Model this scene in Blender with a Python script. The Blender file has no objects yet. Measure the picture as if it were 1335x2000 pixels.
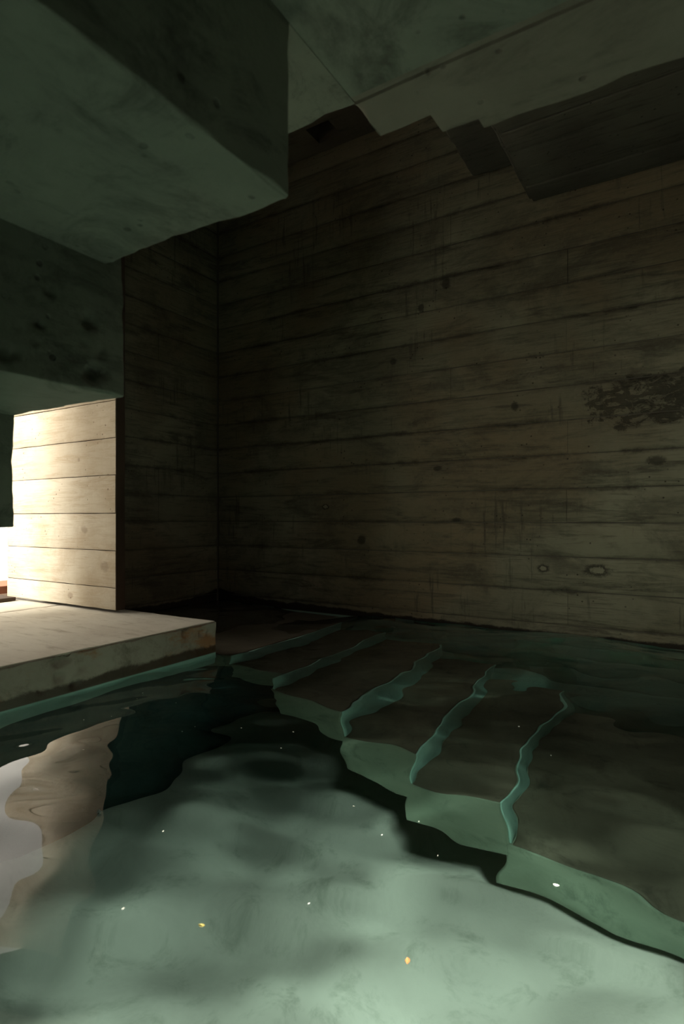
import bpy, math, random
import numpy as np

# ------------------------------------------------------------------ units
K = 0.5            # one modelling unit (camera height above the water) is 0.5 m
sc = bpy.context.scene
COL = sc.collection
rnd = random.Random(7)

# ------------------------------------------------------------------ camera
cam = bpy.data.cameras.new('camera')
camo = bpy.data.objects.new('camera', cam)
COL.objects.link(camo)
cam.sensor_fit = 'HORIZONTAL'
cam.sensor_width = 24.0
cam.lens = 24.0 * 1122.0 / 1335.0
cam.shift_y = 12.0 / 1335.0
cam.clip_start = 0.02
camo.location = (0, 0, 1.0 * K)
camo.rotation_euler = (math.radians(90), 0, math.atan2(.525, .851))
cam.dof.use_dof = True
cam.dof.focus_distance = 5.0 * K
cam.dof.aperture_fstop = 8.0
sc.camera = camo

# ------------------------------------------------------------------ world, lamps, exposure
world = bpy.data.worlds.new('world')
sc.world = world
world.use_nodes = True
bg = world.node_tree.nodes['Background']
bg.inputs['Color'].default_value = (1.0, 0.93, 0.80, 1)
bg.inputs['Strength'].default_value = 2.5

def area(name, loc, target, sx, sy, power, color, spread=180, portal=False, caustic=False):
    l = bpy.data.lights.new(name, 'AREA')
    l.shape = 'RECTANGLE'
    l.size = sx * K
    l.size_y = sy * K
    l.energy = power
    l.color = color
    l.spread = math.radians(spread)
    o = bpy.data.objects.new(name, l)
    COL.objects.link(o)
    o.location = [c * K for c in loc]
    from mathutils import Vector
    d = Vector(target) - Vector(loc)
    o.rotation_euler = d.to_track_quat('-Z', 'Y').to_euler()
    if portal:
        l.cycles.is_portal = True
    if caustic:
        l.cycles.is_caustics_light = True
    return o

# added lamps with no known source: high ceiling, pool's back end, slab overhead
area('added_ceiling_lamp', (1.3, 2.5, 4.95), (0.3, 2.3, 0), 1.9, 1.4, 1.6, (1.0, 0.93, 0.80), 120, caustic=True)
area('added_rear_lamp', (2.4, -2.95, 1.1), (1.2, 5.1, .9), 1.6, 1.0, 2.9, (1.0, 0.98, 0.80), 70, caustic=True)
area('added_overhead_lamp', (.6, .15, 1.99), (-.65, 1.9, -2.2), .5, .42, 19, (1.0, 1.0, 0.86), 64, caustic=True)
sun = bpy.data.lights.new('sun', 'SUN')
sun.energy = 10
sun.angle = math.radians(22)
sun.color = (1, .95, .85)
suno = bpy.data.objects.new('sun', sun)
COL.objects.link(suno)
from mathutils import Vector
suno.rotation_euler = Vector((.14, 1, -.85)).to_track_quat('-Z', 'Y').to_euler()
area('doorway_portal', (-4.95, 1.95, 2.2), (0, 1.95, 2.2), 2.2, 4.0, 1, (1, 1, 1), portal=True)

sc.view_settings.view_transform = 'Standard'
sc.view_settings.look = 'None'
sc.view_settings.gamma = 1.0
sc.view_settings.use_curve_mapping = False
sc.view_settings.exposure = 0.0
cy = sc.cycles
cy.use_denoising = True
cy.max_bounces = 14
cy.diffuse_bounces = 5
cy.glossy_bounces = 6
cy.transmission_bounces = 10
cy.sample_clamp_indirect = 4.0
cy.blur_glossy = 0.3
cy.caustics_refractive = True
cy.caustics_reflective = False

# ------------------------------------------------------------------ noise
_T = np.random.RandomState(11).rand(32, 32, 32)

def vnoise(p, s):
    q = np.asarray(p) * s
    i = np.floor(q).astype(int)
    f = q - i
    f = f * f * (3 - 2 * f)
    i0 = i % 32
    i1 = (i + 1) % 32
    r = 0
    for a in (0, 1):
        for b in (0, 1):
            for c in (0, 1):
                w = (f[:, 0] if a else 1 - f[:, 0]) * (f[:, 1] if b else 1 - f[:, 1]) * (f[:, 2] if c else 1 - f[:, 2])
                r = r + w * _T[(i1 if a else i0)[:, 0], (i1 if b else i0)[:, 1], (i1 if c else i0)[:, 2]]
    return r

def fbm(p, s, o=4):
    r = 0
    a = .5
    t = 0
    for k in range(o):
        r = r + a * vnoise(p + 3.7 * k, s)
        t += a
        s *= 2.03
        a *= .5
    return r / t

# ------------------------------------------------------------------ object helpers
ORG = {}      # world origin of every mesh, so that sub-parts land where they belong

def tag(o, label=None, cat=None, group=None, kind=None):
    if label:
        o['label'] = label
    if cat:
        o['category'] = cat
    if group:
        o['group'] = group
    if kind:
        o['kind'] = kind
    return o

def empty(name, loc, label, cat, group=None, kind=None):
    o = bpy.data.objects.new(name, None)
    COL.objects.link(o)
    o.empty_display_size = .05
    o.location = [c * K for c in loc]
    return tag(o, label, cat, group, kind)

def mesh_obj(name, v, f, mat, parent=None, smooth=False, uv=None, origin=None, angle=None):
    v = np.asarray(v, float) * K
    porg = ORG.get(parent.name, np.array(parent.location)) if parent is not None else None
    if origin is None and parent is not None:
        origin = porg
    org = np.zeros(3) if origin is None else np.asarray(origin, float)
    me = bpy.data.meshes.new(name)
    me.from_pydata((v - org).tolist(), [], [list(map(int, q)) for q in f])
    me.materials.append(mat)
    if uv is not None:
        ul = me.uv_layers.new(name='UVMap')
        li = np.zeros(len(me.loops), int)
        me.loops.foreach_get('vertex_index', li)
        ul.data.foreach_set('uv', np.asarray(uv)[li].ravel())
    if smooth:
        me.polygons.foreach_set('use_smooth', [True] * len(me.polygons))
        if angle:
            me.set_sharp_from_angle(angle=math.radians(angle))
    me.update()
    o = bpy.data.objects.new(name, me)
    COL.objects.link(o)
    ORG[o.name] = org
    if parent is not None:
        o.parent = parent
    else:
        o.location = org
    o.cycles.is_caustics_receiver = True
    return o

def brk(a, b, res, fine):
    L = b - a
    n = max(1, int(round(L / res)))
    s = set(np.round(np.linspace(a, b, n + 1), 6))
    if fine:
        for e in (.3, .6, 1.0, 1.5):
            if e * fine < L * .45:
                s.add(round(a + e * fine, 6))
                s.add(round(b - e * fine, 6))
    r = sorted(s)
    out = [r[0]]
    for x in r[1:]:
        if x - out[-1] > 1e-4:
            out.append(x)
    out[-1] = b
    return np.array(out)

def rough_block(name, x0, x1, y0, y1, z0, z1, mat, parent=None, res=.06, chip=.015, und=.003,
                dents=(), extra=None, warp=None, chunk=0.0):
    """A cast block: subdivided box whose arrises are worn and chipped and whose faces carry dents."""
    ax = [brk(x0, x1, res, chip), brk(y0, y1, res, chip), brk(z0, z1, res, chip)]
    if extra:
        ax = [np.array(sorted(set(a.tolist()) | set(e))) for a, e in zip(ax, extra)]
    lo = np.array([x0, y0, z0])
    hi = np.array([x1, y1, z1])
    V = []
    F = []
    n = 0
    for a in range(3):
        b, c = (a + 1) % 3, (a + 2) % 3
        B, C = np.meshgrid(ax[b], ax[c], indexing='ij')
        nb, nc = B.shape
        for side in (0, 1):
            P = np.zeros((nb * nc, 3))
            P[:, b] = B.ravel()
            P[:, c] = C.ravel()
            P[:, a] = hi[a] if side else lo[a]
            i, j = np.meshgrid(np.arange(nb - 1), np.arange(nc - 1), indexing='ij')
            q = (i * nc + j).ravel() + n
            f = np.stack([q, q + nc, q + nc + 1, q + 1], 1)
            if not side:
                f = f[:, ::-1]
            V.append(P)
            F.append(f)
            n += nb * nc
    V = np.vstack(V)
    F = np.vstack(F)
    _, idx, inv = np.unique(np.round(V, 5), axis=0, return_index=True, return_inverse=True)
    inv = inv.ravel()
    V = V[idx]
    F = inv[F]
    P0 = V.copy()
    D = np.minimum(V - lo, hi - V)
    S = np.where(V - lo < hi - V, 1.0, -1.0)
    nz = fbm(V, 9, 4)
    nb_ = fbm(V + 5, 3.1, 3)
    r = chip * (.35 + 1.6 * np.clip(nz - .42, 0, 1) * 3) + chunk * np.clip(nb_ - .56, 0, 1) * 6
    r = np.maximum(r, 1e-4)
    for i in range(3):
        d = 0
        for j in range(3):
            if j != i:
                d = d + np.clip(r - D[:, j], 0, None) * np.clip(r - D[:, i], 0, None) / r
        V[:, i] += S[:, i] * np.minimum(d * .6, r * .8)
    face = D < 1e-5
    for i in range(3):
        w = face[:, i] & (face.sum(1) == 1)
        V[w, i] += S[w, i] * und * (fbm(P0[w], 4.0, 3) - .35) * 2
    if warp:
        V = warp(V)
    for (cx, cy_, cz, rad, dep) in dents:
        c = np.array([cx, cy_, cz])
        jit = .75 + .5 * vnoise(P0, 2.2 / rad)
        dist = np.linalg.norm(P0 - c, axis=1) / (rad * jit)
        m = dist < 1
        for i in range(3):
            w = m & face[:, i]
            V[w, i] += S[w, i] * dep * np.sqrt(1 - dist[w] ** 2)
    return mesh_obj(name, V, F, mat, parent, smooth=True, angle=50)

def box(name, x0, x1, y0, y1, z0, z1, mat, parent=None):
    v = [(x, y, z) for x in (x0, x1) for y in (y0, y1) for z in (z0, z1)]
    f = [(0, 1, 3, 2), (4, 6, 7, 5), (0, 4, 5, 1), (2, 3, 7, 6), (0, 2, 6, 4), (1, 5, 7, 3)]
    return mesh_obj(name, v, f, mat, parent)

def board(name, o, u, n, length, h, proud, mat, parent, seg=None, rag=.004, depth=.03):
    """One board's cast: o = lower left corner on the wall plane, u along, n out of the wall."""
    seg = seg or max(4, int(length / .22))
    o = np.array(o, float)
    u = np.array(u, float)
    n = np.array(n, float)
    zz = np.array([0, 0, 1.0])
    V = []
    UV = []
    base = rnd.random() * 7
    warp = [rnd.uniform(-.002, .002) for _ in range(seg + 1)]
    for k in range(seg + 1):
        t = length * k / seg
        jb = rnd.uniform(0, rag)
        jt = rnd.uniform(0, rag)
        g = .0016
        if k == 0:
            t += g
        if k == seg:
            t -= g
        p = proud + warp[k]
        for (z, q) in ((g + jb, -depth), (g + jb, p - .0015), (g + jb + .004, p), (h - g - jt - .004, p), (h - g - jt, p - .0015), (h - g - jt, -depth)):
            V.append(o + u * t + zz * z + n * q)
            UV.append((base + t * K, z / h))
    F = []
    for k in range(seg):
        for j in range(5):
            a = k * 6 + j
            F.append((a, a + 6, a + 7, a + 1))
    F.append((0, 1, 2, 3, 4, 5))
    e = seg * 6
    F.append((e + 5, e + 4, e + 3, e + 2, e + 1, e))
    # keep the winding outward whatever the handedness of u, z, n
    if np.dot(np.cross(u, zz), n) < 0:
        F = [tuple(reversed(f)) for f in F]
    return mesh_obj(name, V, F, mat, parent, smooth=True, uv=UV, angle=30)

# ------------------------------------------------------------------ material helpers
class NT:
    def __init__(s, name):
        s.m = bpy.data.materials.new(name)
        s.m.use_nodes = True
        s.t = s.m.node_tree
        s.p = s.t.nodes['Principled BSDF']
        s.out = s.t.nodes['Material Output']
        s.pos = s.n('ShaderNodeNewGeometry').outputs['Position']

    def n(s, ty, **kw):
        x = s.t.nodes.new(ty)
        for k, v in kw.items():
            setattr(x, k, v)
        return x

    def L(s, a, b):
        s.t.links.new(a, b)

    def put(s, sock, v):
        if hasattr(v, 'is_output') or isinstance(v, bpy.types.NodeSocket):
            s.L(v, sock)
        else:
            sock.default_value = v

    def mapping(s, vec, scale=(1, 1, 1), loc=(0, 0, 0)):
        x = s.n('ShaderNodeMapping')
        s.L(vec, x.inputs['Vector'])
        x.inputs['Scale'].default_value = scale
        x.inputs['Location'].default_value = loc
        return x.outputs[0]

    def noise(s, vec, scale, detail=5, rough=.6, dist=0):
        x = s.n('ShaderNodeTexNoise')
        s.L(vec, x.inputs['Vector'])
        x.inputs['Scale'].default_value = scale
        x.inputs['Detail'].default_value = detail
        x.inputs['Roughness'].default_value = rough
        x.inputs['Distortion'].default_value = dist
        return x.outputs['Fac']

    def voro(s, vec, scale, feature='F1', rand=1.0):
        x = s.n('ShaderNodeTexVoronoi', feature=feature)
        s.L(vec, x.inputs['Vector'])
        x.inputs['Scale'].default_value = scale
        x.inputs['Randomness'].default_value = rand
        return x.outputs['Distance']

    def ramp(s, fac, a, b, lo=0.0, hi=1.0, smooth=True):
        x = s.n('ShaderNodeMapRange')
        if smooth:
            x.interpolation_type = 'SMOOTHSTEP'
        s.put(x.inputs['Value'], fac)
        x.inputs['From Min'].default_value = a
        x.inputs['From Max'].default_value = b
        x.inputs['To Min'].default_value = lo
        x.inputs['To Max'].default_value = hi
        return x.outputs[0]

    def math(s, op, a, b=0.0, c=0.0):
        x = s.n('ShaderNodeMath', operation=op)
        s.put(x.inputs[0], a)
        s.put(x.inputs[1], b)
        if len(x.inputs) > 2:
            s.put(x.inputs[2], c)
        return x.outputs[0]

    def mix(s, fac, a, b, mode='MIX'):
        x = s.n('ShaderNodeMix', data_type='RGBA', blend_type=mode)
        s.put(x.inputs[0], fac)
        s.put(x.inputs[6], (*a, 1) if isinstance(a, tuple) and len(a) == 3 else a)
        s.put(x.inputs[7], (*b, 1) if isinstance(b, tuple) and len(b) == 3 else b)
        return x.outputs[2]

    def sep(s, v):
        x = s.n('ShaderNodeSeparateXYZ')
        s.L(v, x.inputs[0])
        return x.outputs

    def bump(s, h, strength, dist, prev=None):
        x = s.n('ShaderNodeBump')
        x.inputs['Strength'].default_value = strength
        x.inputs['Distance'].default_value = dist
        s.put(x.inputs['Height'], h)
        if prev is not None:
            s.L(prev, x.inputs['Normal'])
        return x.outputs[0]

    def done(s, col, rough=.85, normal=None, spec=.3):
        s.put(s.p.inputs['Base Color'], col)
        s.put(s.p.inputs['Roughness'], rough)
        s.p.inputs['Specular IOR Level'].default_value = spec
        if normal is not None:
            s.L(normal, s.p.inputs['Normal'])
        return s.m

def cast_concrete(name, light, mid, dark, grain=(1, 1, 1), rust=None, wet=None, pits=True, blot=1.4, green_below=False):
    """Raw cast concrete: blotches, streaks along the formwork, pinholes."""
    s = NT(name)
    g = s.mapping(s.pos, grain)
    big = s.noise(s.pos, 2.2, 4, .6, .4)
    fine = s.noise(g, 9, 7, .68, .3)
    sp = s.noise(s.pos, 60, 4, .7)
    col = s.mix(s.ramp(big, .35, .68), mid, light)
    if blot != 1.4:
        cl = s.noise(s.mapping(s.pos, (1, 1.3, 1.6), (5, 1, 2)), 5.5, 8, .74, .8)
        col = s.mix(s.math('MULTIPLY', s.ramp(cl, .50, .66), .6), col, dark)
        col = s.mix(s.math('MULTIPLY', s.ramp(cl, .46, .34), .35), col, light)
    col = s.mix(s.math('MULTIPLY', s.ramp(fine, .5, .72), .75), col, dark)
    col = s.mix(s.ramp(sp, .35, .75, 0, .25), col, light)
    h = s.math('ADD', s.math('MULTIPLY', fine, -.6), s.math('MULTIPLY', sp, .25))
    if pits:
        v = s.voro(s.pos, 38)
        gate = s.ramp(s.noise(s.pos, 7, 3), .5, .62)
        pit = s.math('MULTIPLY', s.ramp(v, .10, .19, 1, 0), gate)
        col = s.mix(s.math('MULTIPLY', pit, .7), col, dark)
        h = s.math('SUBTRACT', h, pit)
    if rust:
        rm = s.math('MULTIPLY', s.ramp(s.noise(s.mapping(s.pos, (1, 1, 2.2), (3.1, 0, 0)), 3.4, 6, .7), .48, .62), .85)
        col = s.mix(rm, col, rust)
    rough = .82
    if wet is not None:
        z = s.sep(s.pos)[2]
        zn = s.math('ADD', z, s.math('MULTIPLY', s.math('SUBTRACT', s.noise(s.pos, 9, 6, .7), .5), -.10 * K))
        wm = s.ramp(zn, (wet - .012) * K, (wet + .012) * K, 1, 0)
        col = s.mix(s.math('MULTIPLY', wm, .88), col, (dark[0] * .35, dark[1] * .28, dark[2] * .22))
        rough = s.ramp(wm, 0, 1, .82, .45)
        if green_below:
            # below the water line the face turns pale green
            col = s.mix(s.ramp(z, -.010 * K, -.002 * K, 1, 0), col, s.mix(s.ramp(big, .3, .7), (.20, .36, .31), (.28, .46, .40)))
    nrm = s.bump(h, .55, .006)
    return s.done(col, rough, nrm)

def board_concrete(name, light, mid, dark, seam, spots=(), peel=None, damp=False, warm=None, streak=.75, seamk=1.0, dirt=1.0, knot=.7):
    """Concrete with the grain of its boards: dark dirty seams, drips, knots, lime patches."""
    s = NT(name)
    uv = s.n('ShaderNodeUVMap').outputs[0]
    us = s.sep(uv)
    P = s.sep(s.pos)
    inf = s.n('ShaderNodeObjectInfo').outputs['Random']
    grain = s.noise(s.mapping(s.pos, (1.3, 1.3, 26)), 5, 8, .7, .5)
    g2 = s.noise(s.mapping(s.pos, (1, 1, 5)), 3.3, 6, .65, 1.2)
    big = s.noise(s.pos, 1.6, 5, .6, .5)
    sp = s.noise(s.pos, 55, 5, .75)
    drip = s.noise(s.mapping(s.pos, (16, 16, 1.4)), 3.2, 5, .62, .2)
    col = s.mix(s.ramp(big, .34, .66), mid, light)
    if warm:
        col = s.mix(s.ramp(s.noise(s.pos, .9, 3), .42, .6, 0, .75), col, warm)
    col = s.mix(s.ramp(inf, 0, 1, 0, .28, False), col, tuple(c * .6 for c in mid))
    # cloudy patches, long smears with the boards, fine grain inside the smears only
    cloud = s.ramp(s.noise(s.mapping(s.pos, (1, 1, 1.6)), 3.0, 8, .72, .6), .48, .66)
    smear = s.ramp(s.noise(s.mapping(s.pos, (1, 1, 7)), 2.6, 8, .7, .8), .50, .68)
    col = s.mix(s.math('MULTIPLY', cloud, .55 * dirt), col, dark)
    col = s.mix(s.math('MULTIPLY', smear, .8 * dirt), col, dark)
    col = s.mix(s.math('MULTIPLY', s.math('MULTIPLY', s.ramp(grain, .44, .62), s.ramp(g2, .42, .6)), .55), col, dark)
    dgate = s.ramp(s.noise(s.pos, 2.3, 3), .5, .62)
    col = s.mix(s.math('MULTIPLY', s.math('MULTIPLY', s.ramp(drip, .54, .66), dgate), streak), col, dark)
    col = s.mix(s.ramp(sp, .45, .8, 0, .22), col, light)
    # dirty seams: a wandering stain above and below, broken along its length
    ev = s.math('ABSOLUTE', s.math('SUBTRACT', us[1], .5))
    sn = s.noise(s.mapping(s.pos, (1, 1, 2.2)), 4.0, 8, .75, .5)
    sv = s.math('ADD', ev, s.math('MULTIPLY', s.math('SUBTRACT', sn, .5), .55))
    sgate = s.ramp(s.noise(s.mapping(s.pos, (1, 1, 3)), 1.9, 4), .40, .60, .12, 1)
    sm = s.math('MULTIPLY', s.ramp(sv, .38, .60, 0, seamk), sgate)
    col = s.mix(sm, col, seam)
    # pinholes
    v = s.voro(s.pos, 34)
    gate = s.ramp(s.noise(s.pos, 5.5, 3), .47, .6)
    pit = s.math('MULTIPLY', s.ramp(v, .07, .15, 1, 0), gate)
    col = s.mix(s.math('MULTIPLY', pit, .75), col, seam)
    # knots: ring or blot at a place of its own
    h = s.math('ADD', s.math('MULTIPLY', grain, .8), s.math('MULTIPLY', sp, .25))
    wob = s.math('MULTIPLY', s.math('SUBTRACT', s.noise(s.pos, 26, 6, .8, .6), .5), 1.6)
    for (a, z, ra, rz, ring) in spots:
        dx = s.math('DIVIDE', s.math('SUBTRACT', P[0], a * K), ra * K)
        dz = s.math('DIVIDE', s.math('SUBTRACT', P[2], z * K), rz * K)
        d = s.math('SQRT', s.math('ADD', s.math('MULTIPLY', dx, dx), s.math('MULTIPLY', dz, dz)))
        d = s.math('ADD', d, wob)
        if ring:
            inner = s.ramp(d, .4, .62, 0, 1)
            m = s.math('MULTIPLY', s.ramp(d, .62, 1.15, 1, 0), inner)
            col = s.mix(s.math('MULTIPLY', s.ramp(d, .5, .62, 1, 0), .5), col, light)
            col = s.mix(s.math('MULTIPLY', m, .8), col, seam)
        else:
            m = s.ramp(d, .55, 1.15, 1, 0)
            col = s.mix(s.math('MULTIPLY', m, knot), col, seam)
    if peel:
        (a, z, ra, rz) = peel
        dx = s.math('DIVIDE', s.math('SUBTRACT', P[0], a * K), ra * K)
        dz = s.math('DIVIDE', s.math('SUBTRACT', P[2], z * K), rz * K)
        d = s.math('SQRT', s.math('ADD', s.math('MULTIPLY', dx, dx), s.math('MULTIPLY', dz, dz)))
        d = s.math('ADD', d, s.math('MULTIPLY', s.math('SUBTRACT', s.noise(s.pos, 9, 6, .75), .5), 1.9))
        m = s.ramp(d, .8, 1.0, 1, 0)
        spl = s.ramp(s.noise(s.mapping(s.pos, (1, 1, 1.8)), 16, 6, .75, .8), .47, .52)
        col = s.mix(s.math('MULTIPLY', m, s.math('ADD', s.math('MULTIPLY', spl, .6), .1)), col, seam)
        h = s.math('SUBTRACT', h, s.math('MULTIPLY', m, s.math('MULTIPLY', spl, 1.2)))
    rough = .85
    if damp:
        # damp line creeping up from the water, highest in the corner
        dx = s.math('DIVIDE', s.math('ADD', P[0], 4.9 * K), .42 * K)
        dy = s.math('DIVIDE', s.math('SUBTRACT', P[1], 5.1 * K), .30 * K)
        cr = s.math('POWER', 2.718, s.math('MULTIPLY', s.math('ADD', s.math('MULTIPLY', dx, dx), s.math('MULTIPLY', dy, dy)), -1.0))
        d2 = s.math('DIVIDE', s.math('ADD', P[0], 4.9 * K), 2.2 * K)
        cr2 = s.math('POWER', 2.718, s.math('MULTIPLY', s.math('MULTIPLY', d2, d2), -1.0))
        lim = s.math('ADD', s.math('ADD', .028 * K, s.math('MULTIPLY', cr2, .05 * K)), s.math('MULTIPLY', cr, .07 * K))
        zn = s.math('ADD', P[2], s.math('MULTIPLY', s.math('SUBTRACT', s.noise(s.pos, 9, 5, .7), .5), -.09 * K))
        wm = s.math('MULTIPLY', s.ramp(s.math('SUBTRACT', zn, lim), -.008 * K, .012 * K, 1, 0), s.ramp(P[2], -.014 * K, -.004 * K))
        col = s.mix(s.math('MULTIPLY', wm, .93), col, (.012, .008, .006))
        # below the water line the wall colour turns pale green
        col = s.mix(s.ramp(P[2], -.014 * K, -.004 * K, 1, 0), col, s.mix(s.ramp(big, .3, .7), (.20, .33, .28), (.30, .45, .38)))
    h = s.math('SUBTRACT', h, s.math('MULTIPLY', pit, .8))
    h = s.math('SUBTRACT', h, s.math('MULTIPLY', sm, .5))
    nrm = s.bump(h, .6, .005)
    return s.done(col, rough, nrm, .25)

KNOTS = [(-1.12, .57, .055, .04, True), (-.69, .57, .11, .055, True), (-.27, 1.45, .075, .042, False), (-2.91, .78, .05, .055, False),
         (-2.0, 3.2, .05, .06, False), (-2.08, 1.47, .045, .03, False), (-2.25, 3.02, .035, .05, False), (-1.36, 1.98, .035, .05, False),
         (-3.35, 1.12, .05, .03, True), (-1.9, .98, .05, .025, False), (-2.55, 2.55, .04, .04, False)]
M = {}
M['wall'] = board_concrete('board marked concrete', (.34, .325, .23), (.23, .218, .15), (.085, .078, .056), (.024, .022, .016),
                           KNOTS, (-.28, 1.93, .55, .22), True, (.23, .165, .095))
M['wall_back'] = cast_concrete('joint concrete', (.14, .13, .10), (.11, .10, .08), (.05, .045, .035), pits=False)
M['plain'] = cast_concrete('plain concrete', (.26, .25, .2), (.2, .19, .15), (.11, .1, .08))
M['soffit'] = cast_concrete('stair concrete', (.25, .275, .22), (.175, .195, .155), (.055, .06, .045), grain=(1.6, .6, 2.2), blot=1)
M['band'] = cast_concrete('slab edge concrete', (.26, .24, .19), (.19, .175, .135), (.08, .07, .055), grain=(.6, 1.6, 1))
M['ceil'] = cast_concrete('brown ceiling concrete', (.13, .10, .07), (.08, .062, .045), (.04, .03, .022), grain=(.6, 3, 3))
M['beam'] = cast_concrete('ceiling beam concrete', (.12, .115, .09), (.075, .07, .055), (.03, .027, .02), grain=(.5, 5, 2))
M['slab'] = cast_concrete('landing concrete', (.36, .315, .26), (.27, .235, .19), (.12, .095, .07), rust=(.30, .13, .05), wet=.055, blot=2, green_below=True)
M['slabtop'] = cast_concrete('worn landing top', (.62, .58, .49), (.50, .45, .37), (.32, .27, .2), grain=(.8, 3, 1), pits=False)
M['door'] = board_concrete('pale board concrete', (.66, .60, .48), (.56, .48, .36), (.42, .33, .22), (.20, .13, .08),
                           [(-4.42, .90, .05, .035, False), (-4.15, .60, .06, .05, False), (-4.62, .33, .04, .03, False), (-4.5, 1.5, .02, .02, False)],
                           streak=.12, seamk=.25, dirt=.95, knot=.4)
M['dooredge'] = cast_concrete('door edge', (.065, .042, .028), (.05, .033, .022), (.03, .02, .015), pits=False)
M['tread'] = cast_concrete('brown tread', (.13, .11, .08), (.08, .07, .05), (.04, .035, .026), pits=False)  # treads darker and browner than risers and flanks
M['riser'] = cast_concrete('pale green riser', (.42, .68, .60), (.34, .57, .50), (.24, .42, .37), pits=False)
M['flank'] = cast_concrete('green stair flank', (.24, .29, .22), (.17, .215, .16), (.08, .11, .08), pits=False)
M['floor'] = cast_concrete('pool floor', (.70, .64, .59), (.56, .51, .47), (.36, .35, .30), pits=False)
M['basin'] = cast_concrete('shade green basin wall', (.045, .085, .085), (.03, .065, .065), (.015, .035, .035), pits=False)  # dark tone puts the shade below the landing into the colour
M['terracotta'] = cast_concrete('terracotta', (.42, .16, .09), (.36, .13, .07), (.25, .09, .05), pits=False)
M['outside'] = cast_concrete('pale outside paving', (.7, .66, .58), (.62, .58, .5), (.5, .46, .4), pits=False)

def flat(name, col, rough=.7):
    s = NT(name)
    n = s.noise(s.pos, 300, 3)
    return s.done(s.mix(s.ramp(n, .3, .7), col, tuple(c * .6 for c in col)), rough)

M['petal'] = flat('white petal', (.75, .75, .68))
M['leafy'] = flat('yellow leaf', (.45, .38, .12))
M['twig'] = flat('dark twig', (.05, .07, .06))
M['ochre'] = flat('ochre leaf', (.35, .17, .06))

def water_mat():
    s = NT('pool water')
    s.p.inputs['Base Color'].default_value = (1, 1, 1, 1)
    s.p.inputs['Roughness'].default_value = 0
    s.p.inputs['IOR'].default_value = 1.33
    s.p.inputs['Transmission Weight'].default_value = 1
    va = s.n('ShaderNodeVolumeAbsorption')
    va.inputs['Color'].default_value = (.54, .85, .79, 1)
    va.inputs['Density'].default_value = .5
    s.L(va.outputs[0], s.out.inputs['Volume'])
    return s.m
M['water'] = water_mat()

# ------------------------------------------------------------------ the setting: walls
YW, XL = 5.1, -4.9
ROW, Z0 = .2875, .10
ZTOP = 4.92

def hole_plate(name, xs, ys, skip, z0, z1, mat, parent=None):
    """A slab pierced by openings: cells of the xs/ys grid named in skip are left out; closed all round."""
    V = []
    F = []
    cells = {(i, j) for i in range(len(xs) - 1) for j in range(len(ys) - 1)} - set(skip)
    idx = {}
    def vid(i, j, k):
        if (i, j, k) not in idx:
            idx[(i, j, k)] = len(V)
            V.append((xs[i], ys[j], (z0, z1)[k]))
        return idx[(i, j, k)]
    for (i, j) in cells:
        F.append((vid(i, j, 0), vid(i, j + 1, 0), vid(i + 1, j + 1, 0), vid(i + 1, j, 0)))
        F.append((vid(i, j, 1), vid(i + 1, j, 1), vid(i + 1, j + 1, 1), vid(i, j + 1, 1)))
        for (di, dj, a, b) in ((-1, 0, (i, j), (i, j + 1)), (1, 0, (i + 1, j + 1), (i + 1, j)), (0, -1, (i + 1, j), (i, j)), (0, 1, (i, j + 1), (i + 1, j + 1))):
            if (i + di, j + dj) not in cells:
                F.append((vid(*a, 0), vid(*a, 1), vid(*b, 1), vid(*b, 0))[::-1])
    return mesh_obj(name, V, F, mat, parent)

# right wall, facing the camera, board by board
wr = box('wall_right', XL - .4, 4.3, YW, YW + .35, -2.6, 5.2, M['wall_back'])
tag(wr, 'long board-marked dark concrete wall behind the pool steps', 'wall', kind='structure')
r = random.Random(3)
k = -9
while True:
    z = Z0 + ROW * k
    if z >= ZTOP:
        break
    h = min(ROW, ZTOP - z)
    cuts = [XL + .02] + list([(-.92,), (1.4,), (-1.95, 1.6), (-.93,), (1.1,)][k % 5]) + [3.99]
    for a, b in zip(cuts[:-1], cuts[1:]):
        board('board_mark', (a, YW, z), (1, 0, 0), (0, -1, 0), b - a, h, r.uniform(.003, .0075), M['wall'], wr)
    k += 1

# left wall with the doorway
wl = mesh_obj('wall_left', *(lambda vs: (vs[0], vs[1]))((
    lambda: (lambda V, F: (V, F))(
        [(x, y, z) for (y0, y1, z0, z1) in ((3.12, 5.4, -2.6, 5.2), (-3.2, .9, -2.6, 5.2), (.9, 3.12, -2.6, -.3), (.9, 3.12, 3.9, 5.2))
         for x in (XL - .3, XL) for y in (y0, y1) for z in (z0, z1)],
        [tuple(b * 8 + i for i in q) for b in range(4) for q in ((0, 1, 3, 2), (4, 6, 7, 5), (0, 4, 5, 1), (2, 3, 7, 6), (0, 2, 6, 4), (1, 5, 7, 3))]))()),
    M['wall_back'])
tag(wl, 'short dark board-marked wall between the door and the corner', 'wall', kind='structure')
r = random.Random(5)
for k in range(-9, 17):
    z = Z0 + ROW * k
    h = min(ROW, ZTOP - z)
    cut = 4.72 if k not in (3, 4, 9) else 4.2
    for a, b in ((3.13, cut), (cut, YW - .02)):
        board('board_mark', (XL, a, z), (0, 1, 0), (1, 0, 0), b - a, h, r.uniform(.003, .0075), M['wall'], wl, seg=5)

# walls behind and beside the camera (out of frame), closing the room
w = hole_plate('wall_back', [-5.2, 4.4], [-3.4, -3.0], [], -2.6, 5.2, M['plain'])
tag(w, 'plain concrete wall closing the pool room behind the viewer', 'wall', kind='structure')
w = hole_plate('wall_far_right', [4.0, 4.4], [-3.0, 5.1], [], -2.6, 5.2, M['plain'])
tag(w, 'plain concrete wall closing the pool room at the right', 'wall', kind='structure')

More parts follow.
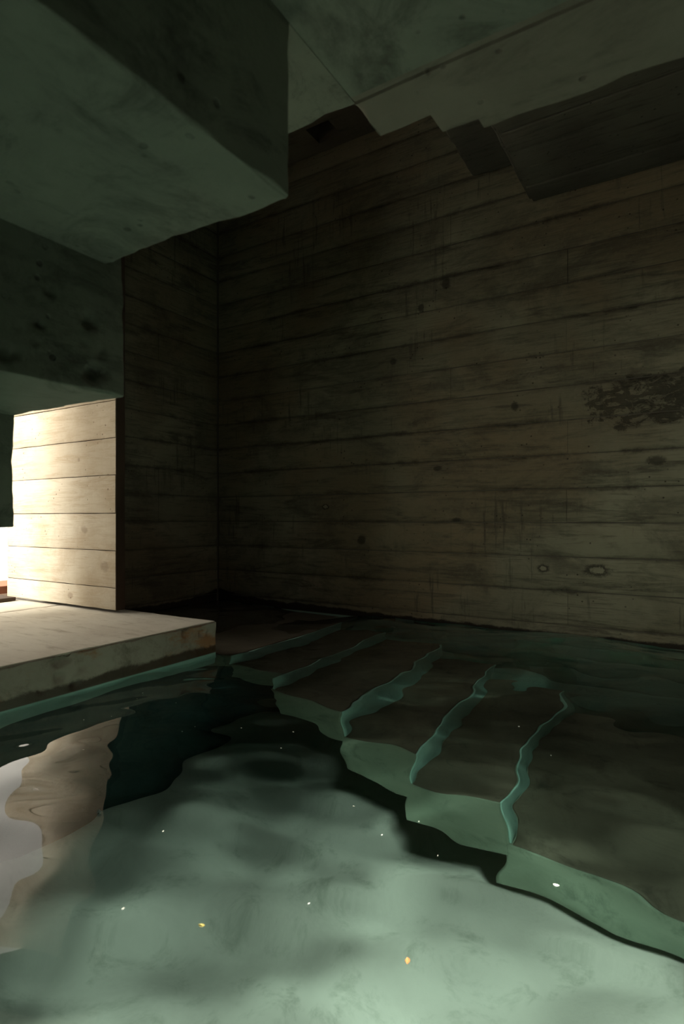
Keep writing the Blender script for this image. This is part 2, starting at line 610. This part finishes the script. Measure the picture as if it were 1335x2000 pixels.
# floor of the pool
fl = rough_block('floor', -5.1, 4.2, -3.2, 5.3, -2.6, -2.2, M['floor'], res=.16, chip=.01, und=.012)
tag(fl, 'pale pool floor seen through green water', 'floor', kind='structure')

# ceiling with the small dark opening and an unseen hole added for a lamp
ce = hole_plate('ceiling', [-5.2, -3.34, -3.07, .3, 2.3, 4.4], [-3.4, 1.75, 3.25, 4.72, 4.965, 5.3], [(3, 1), (1, 3)], 4.9, 5.2, M['ceil'])
tag(ce, 'high brownish concrete ceiling with a small square opening', 'ceiling', kind='structure')
hb = box('opening_cover', -3.42, -2.99, 4.64, 5.05, 5.2, 5.3, M['wall_back'], ce)

# ------------------------------------------------------------------ lowered ceiling panels above the wall
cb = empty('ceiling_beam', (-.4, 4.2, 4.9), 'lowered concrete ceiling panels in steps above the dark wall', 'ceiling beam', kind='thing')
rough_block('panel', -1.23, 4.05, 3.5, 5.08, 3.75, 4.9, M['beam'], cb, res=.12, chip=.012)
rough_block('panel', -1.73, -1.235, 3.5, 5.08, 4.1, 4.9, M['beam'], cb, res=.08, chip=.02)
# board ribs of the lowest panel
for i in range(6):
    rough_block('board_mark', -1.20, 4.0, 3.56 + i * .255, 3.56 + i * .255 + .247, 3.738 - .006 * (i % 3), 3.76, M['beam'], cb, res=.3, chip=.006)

# ------------------------------------------------------------------ overhead staircase, seen from beneath
S = .33
st = empty('concrete_staircase', (-2.3, .4, .2295), 'massive concrete staircase seen from beneath, its stepped underside hanging over the landing', 'staircase', kind='thing')
YE = .963
dents = []
for (y, z, q) in ((.771, 1.514, .013), (.741, 1.436, .013), (.86, 1.477, .018), (.885, 1.474, .010), (.659, 1.349, .016), (.691, 1.357, .011),
                  (.90, 1.408, .011), (.871, 1.352, .022), (.729, 1.389, .008), (.851, 1.418, .007), (.691, 1.416, .007), (.80, 1.36, .007),
                  (.62, 1.48, .008), (.93, 1.52, .006), (.58, 1.41, .010), (.905, 1.36, .012)):
    dents.append((-1.2507, y, z, q * .95, q * 1.1))
# (front x of the riser, height of the soffit)
faces = [(-2.86, .2295), (-2.31, .62), (-1.76, .972), (-1.2507, 1.311), (-.685, 1.632)]
tops = [.62 + .33, .972 + .33, 1.311 + .33, 1.97, 2.29]
for i, (xf, zb) in enumerate(faces):
    x0 = faces[i - 1][0] - .02 if i else -3.4
    y0 = -2.6
    ax = dents if i == 3 else ()
    o = rough_block('step', x0, xf, y0, YE if i < 4 else .915, zb, tops[i], M['soffit'], st, res=.010 if i == 3 else .022, chip=.008,
                    und=.004, dents=ax, chunk=.008) if i >= 2 else \
        rough_block('step', x0, xf, y0, YE, zb, tops[i], M['soffit'], st, res=.1, chip=.014)
# slab carrying the top of the stair, lying beside it and beyond
rough_block('landing', -4.88, -.60, YE - .02, 1.561, 2.30, 2.75, M['soffit'], st, res=.03, chip=.007, und=.003, chunk=.004)

# upper floor slab over the viewer, its edge jogging outwards
us = empty('upper_slab', (1.5, 0, 1.97), 'heavy concrete slab overhead with a jogged edge in front of the wall', 'slab', kind='thing')
zt = 2.285
hole_plate('panel', [-.685, .2, 1.2, 3.99], [-2.98, -.4, .5, .62], [(1, 1)], 1.98, zt, M['soffit'], parent=us)  # unseen hole added here to let a lamp shine through

def slab_warp(V):
    y = V[:, 1]
    lim = np.where(V[:, 0] < -.5449, 1.296, np.where(V[:, 0] < -.4509, 1.371, 1.410))
    m = y > 1.165
    V[m, 1] = 1.165 + (y[m] - 1.165) * (lim[m] - 1.165) / (1.412 - 1.165)
    up = (V[:, 2] < 1.975) & (V[:, 1] < 1.164)
    V[up, 2] += .006
    return V
eb = rough_block('edge_panel', -.685, 3.99, .62, 1.412, 1.97, zt, M['band'], us, res=.022, chip=.006, und=.004, chunk=.007,
                 extra=((-.5460, -.5440, -.4520, -.4500), (1.163, 1.166), ()), warp=slab_warp)
eb.data.materials.append(M['soffit'])
for pl in eb.data.polygons:
    if pl.center[1] / K + us.location[1] / K < 1.155:
        pl.material_index = 1

# ------------------------------------------------------------------ landing slab at the door
ls = empty('landing_slab', (-4, 2, .227), 'thick worn concrete landing jutting over the water below the open door', 'slab', kind='thing')
chips = []
r = random.Random(21)
for (y, z, q) in ((3.10, .15, .012), (3.13, .06, .012), (3.03, .17, .016), (2.98, .05, .012), (2.88, .19, .02), (2.2, .12, .008), (1.93, .19, .02), (1.98, .20, .018),
                  (1.93, .10, .018), (2.08, .12, .014), (2.02, .04, .016), (1.82, .06, .012), (2.3, .14, .009), (2.55, .1, .008), (2.62, .16, .006)):
    chips.append((-3.07, y, z, q * 2.0, q * 1.2))
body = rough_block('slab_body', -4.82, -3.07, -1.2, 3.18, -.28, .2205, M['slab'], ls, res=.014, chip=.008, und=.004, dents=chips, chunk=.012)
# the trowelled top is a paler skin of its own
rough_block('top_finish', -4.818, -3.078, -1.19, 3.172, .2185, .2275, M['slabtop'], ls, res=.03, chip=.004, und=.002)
s2 = rough_block('doorway_paving', -6.6, -4.85, .92, 3.11, -.1, .226, M['slabtop'], ls, res=.08, chip=.006, und=.002)
tag(s2, 'pale paving continuing out through the doorway')
sill = rough_block('door_sill', -5.9, -5.42, 1.2, 2.98, .228, .262, M['dooredge'], None, res=.08, chip=.006)
tag(sill, 'low brown sill on the paving beyond the pale door', 'sill')
tc = rough_block('terracotta_step', -6.55, -6.0, 1.4, 4.2, .228, .31, M['terracotta'], None, res=.1, chip=.006)
tag(tc, 'terracotta red step block on the ground outside the doorway', 'step', kind='thing')
gr = box('ground', -16, -6.6, -6, 12, .0, .2, M['outside'])
tag(gr, 'bright paved ground outside the doorway', 'ground', kind='structure')

# ------------------------------------------------------------------ the pale board-marked door, swung open
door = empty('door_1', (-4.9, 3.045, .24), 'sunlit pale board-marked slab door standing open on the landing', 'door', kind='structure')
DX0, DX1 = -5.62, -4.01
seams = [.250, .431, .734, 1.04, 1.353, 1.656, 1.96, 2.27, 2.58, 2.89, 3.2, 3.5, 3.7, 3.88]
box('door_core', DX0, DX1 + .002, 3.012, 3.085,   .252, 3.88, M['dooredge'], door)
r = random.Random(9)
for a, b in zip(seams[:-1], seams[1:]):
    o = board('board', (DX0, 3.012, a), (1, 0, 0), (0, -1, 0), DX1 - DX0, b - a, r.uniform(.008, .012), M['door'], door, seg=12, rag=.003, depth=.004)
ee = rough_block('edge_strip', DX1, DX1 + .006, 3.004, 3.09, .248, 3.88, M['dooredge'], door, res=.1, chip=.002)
tag(ee, 'dark rusty edge strip of the door')

# ------------------------------------------------------------------ steps going down under the water
ps = empty('pool_steps', (-1.9, 3.9, -1.2), 'submerged concrete steps descending through the green water along the dark wall', 'pool steps', kind='thing')
EX = [-2.94, -2.45, -1.90, -1.41, -.92, 3.95]
ZT = [-.30, -.58, -.89, -1.20, -1.48]
YA, YB = 3.05, 4.76
TH = .42
# the landing at water level
o = rough_block('step', -4.88, EX[0], 3.19, 5.08, -.40, -.03, M['flank'], ps, res=.08, chip=.008)
rough_block('tread', -4.87, EX[0] - .006, 3.196, 5.07, -.035, -.022, M['tread'], o, res=.08, chip=.004)
rough_block('riser', EX[0] - .004, EX[0] + .008, 3.196, YB + .0, -.32, -.03, M['riser'], o, res=.05, chip=.004)
for i in range(5):
    x0, x1 = EX[i], EX[i + 1]
    zt_ = ZT[i]
    th = TH if i < 4 else .44
    fx = x0 - (.02 if i else 0)
    o = rough_block('step', fx, x1 - (0 if i < 4 else 0), YA if i else 3.195, YB, zt_ - th, zt_ - .012, M['flank'], ps, res=.05 if i < 4 else .08, chip=.010, und=.004)
    rough_block('tread', x0 + .010, x1 - .004, (YA if i else 3.195) + .006, YB - .006, zt_ - .016, zt_, M['tread'], o, res=.06, chip=.006)
    if i < 4:
        rough_block('riser', x1 - .004, x1 + .010, YA + .006, YB - .006, ZT[i + 1] - .005, zt_ - .012, M['riser'], o, res=.05, chip=.004)

# recessed basin wall, coloured dark to stand in for shade under the landing
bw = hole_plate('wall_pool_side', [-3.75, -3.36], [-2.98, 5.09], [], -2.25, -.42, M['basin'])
tag(bw, 'pool wall below the landing, its shade painted in dark green', 'wall', kind='structure')

# ------------------------------------------------------------------ the water
xs = np.unique(np.round(np.concatenate([np.arange(-4.895, 1.6, .017), np.linspace(1.6, 3.99, 30)]), 4))
ys = np.unique(np.round(np.concatenate([np.linspace(-2.99, .6, 50), np.arange(.6, 5.09, .017), [5.095]]), 4))
X, Y = np.meshgrid(xs, ys, indexing='ij')
rs = np.random.RandomState(4)
Z = np.zeros_like(X)
for i in range(34):
    lam = .13 * (1.115 ** i)
    th = rs.uniform(-1.5, 1.5) + (math.pi * .12)
    kx, ky = math.cos(th) * 2 * math.pi / lam, math.sin(th) * 2 * math.pi / lam
    amp = .0030 * lam ** 1.0 * min(1.0, (lam / .32) ** 1.2)
    wx = .25 * lam * np.sin(1.1 * Y / lam ** .5 + rs.uniform(0, 6))
    Z += amp * np.sin(kx * (X + wx) + ky * Y + rs.uniform(0, 6.28))
nx_, ny_ = X.shape
V = np.stack([X, Y, Z], -1).reshape(-1, 3)
nv = len(V)
i, j = np.meshgrid(np.arange(nx_ - 1), np.arange(ny_ - 1), indexing='ij')
q = (i * ny_ + j).ravel()
F = np.stack([q, q + ny_, q + ny_ + 1, q + 1], 1).tolist()
zb = -2.24
V = np.vstack([V, [(xs[0], ys[0], zb), (xs[-1], ys[0], zb), (xs[-1], ys[-1], zb), (xs[0], ys[-1], zb)]])
a0 = [ii * ny_ for ii in range(nx_)]                 # y min edge
a1 = [ii * ny_ + ny_ - 1 for ii in range(nx_)]       # y max edge
b0 = list(range(ny_))                                # x min edge
b1 = [(nx_ - 1) * ny_ + jj for jj in range(ny_)]     # x max edge
side0 = len(F)
F += [[nv, nv + 1] + a0[::-1], [nv + 2, nv + 3] + a1, [nv + 3, nv] + b0, [nv + 1, nv + 2] + b1[::-1], [nv + 3, nv + 2, nv + 1, nv]]
wa = mesh_obj('pool_water', V, F, M['water'], smooth=True)
for p_ in list(wa.data.polygons)[side0:]:
    p_.use_smooth = False
wa.cycles.is_caustics_caster = True
wa.cycles.is_caustics_receiver = False
tag(wa, 'clear green rippled water filling the pool', 'water', kind='stuff')

def water_z(x, y):
    ii = int(np.clip(np.searchsorted(xs, x), 0, nx_ - 1))
    jj = int(np.clip(np.searchsorted(ys, y), 0, ny_ - 1))
    return float(Z[ii, jj])

# ------------------------------------------------------------------ things floating on the water
def fleck(name, x, y, size, mat, label, cat, group=None, ang=0, curl=.2):
    n = 9
    V = []
    for i in range(n):
        t = i / (n - 1)
        wdt = size * .32 * math.sin(math.pi * min(.97, max(.03, t))) ** .7
        px = (t - .5) * size
        cz = curl * size * (t - .5) ** 2
        for sgn in (-1, 0, 1):
            V.append((px, sgn * wdt, cz + (abs(sgn) * .12 * size)))
    F = [(i * 3 + k, i * 3 + 3 + k, i * 3 + 4 + k, i * 3 + 1 + k) for i in range(n - 1) for k in (0, 1)]
    th = size * .05
    nV = len(V)
    V2 = [(a, b, c - th) for a, b, c in V]
    F2 = [tuple(reversed([q + nV for q in f])) for f in F]
    ring = [i * 3 for i in range(n)] + [i * 3 + 2 for i in range(n - 1, -1, -1)]
    ring.insert(n, (n - 1) * 3 + 1)
    ring.append(1)
    F3 = [(ring[i], ring[(i + 1) % len(ring)], ring[(i + 1) % len(ring)] + nV, ring[i] + nV) for i in range(len(ring))]
    A = np.array(V + V2)
    c, s_ = math.cos(ang), math.sin(ang)
    A = np.stack([A[:, 0] * c - A[:, 1] * s_, A[:, 0] * s_ + A[:, 1] * c, A[:, 2]], 1)
    z = water_z(x, y) + .0015
    A = A + np.array([x, y, z])
    o = mesh_obj(name, A, F + F2 + F3, mat, origin=[x * K, y * K, z * K])
    return tag(o, label, cat, group)

def at(px, py):
    f, cx, cy0 = 1122., 667., 1012.
    rr = (px - cx) / f
    t = 1.0 / ((py - cy0) / f)
    return (.851 * rr - .525) * t, (.525 * rr + .851) * t

x, y = at(1085, 1703)
fleck('petal', x, y, .016, M['petal'], 'white petal floating beside the lowest submerged step', 'petal', ang=.2)
x, y = at(393, 1815)
fleck('leaf', x, y, .016, M['leafy'], 'small yellow leaf fragment floating over the bright pool floor', 'leaf', ang=.4)
x, y = at(795, 1860)
fleck('leaf', x, y, .018, M['ochre'], 'ochre brown leaf scrap floating nearest the viewer', 'leaf', ang=1.9)
x, y = at(193, 1625)
fleck('twig', x, y, .022, M['twig'], 'dark curled twig floating beside the pale reflection of the door', 'twig', ang=-.5, curl=.9)
spots = [(217, 1421), (267, 1380), (278, 1364), (343, 1393), (380, 1439), (548, 1472), (604, 1480), (470, 1441), (355, 1452), (572, 1440), (162, 1496),
         (690, 1560), (817, 1588), (854, 1655), (1012, 1415), (1075, 1467), (745, 1613), (318, 1650), (602, 1744), (163, 1422), (240, 1800)]
for (a, b) in spots:
    x, y = at(a, b)
    if x > -2.9 and y > 3.0:
        lab, grp = 'tiny pale speck floating over the submerged steps', 'specks over the submerged steps'
    elif b < 1500:
        lab, grp = 'tiny pale speck floating on the dark water below the landing', 'specks on the dark water below the landing'
    else:
        lab, grp = 'tiny pale speck floating over the bright pool floor', 'specks over the bright pool floor'
    fleck('speck', x, y, .007 * rnd.uniform(.7, 1.4), M['petal'], lab, 'speck', grp, ang=rnd.uniform(0, 3))
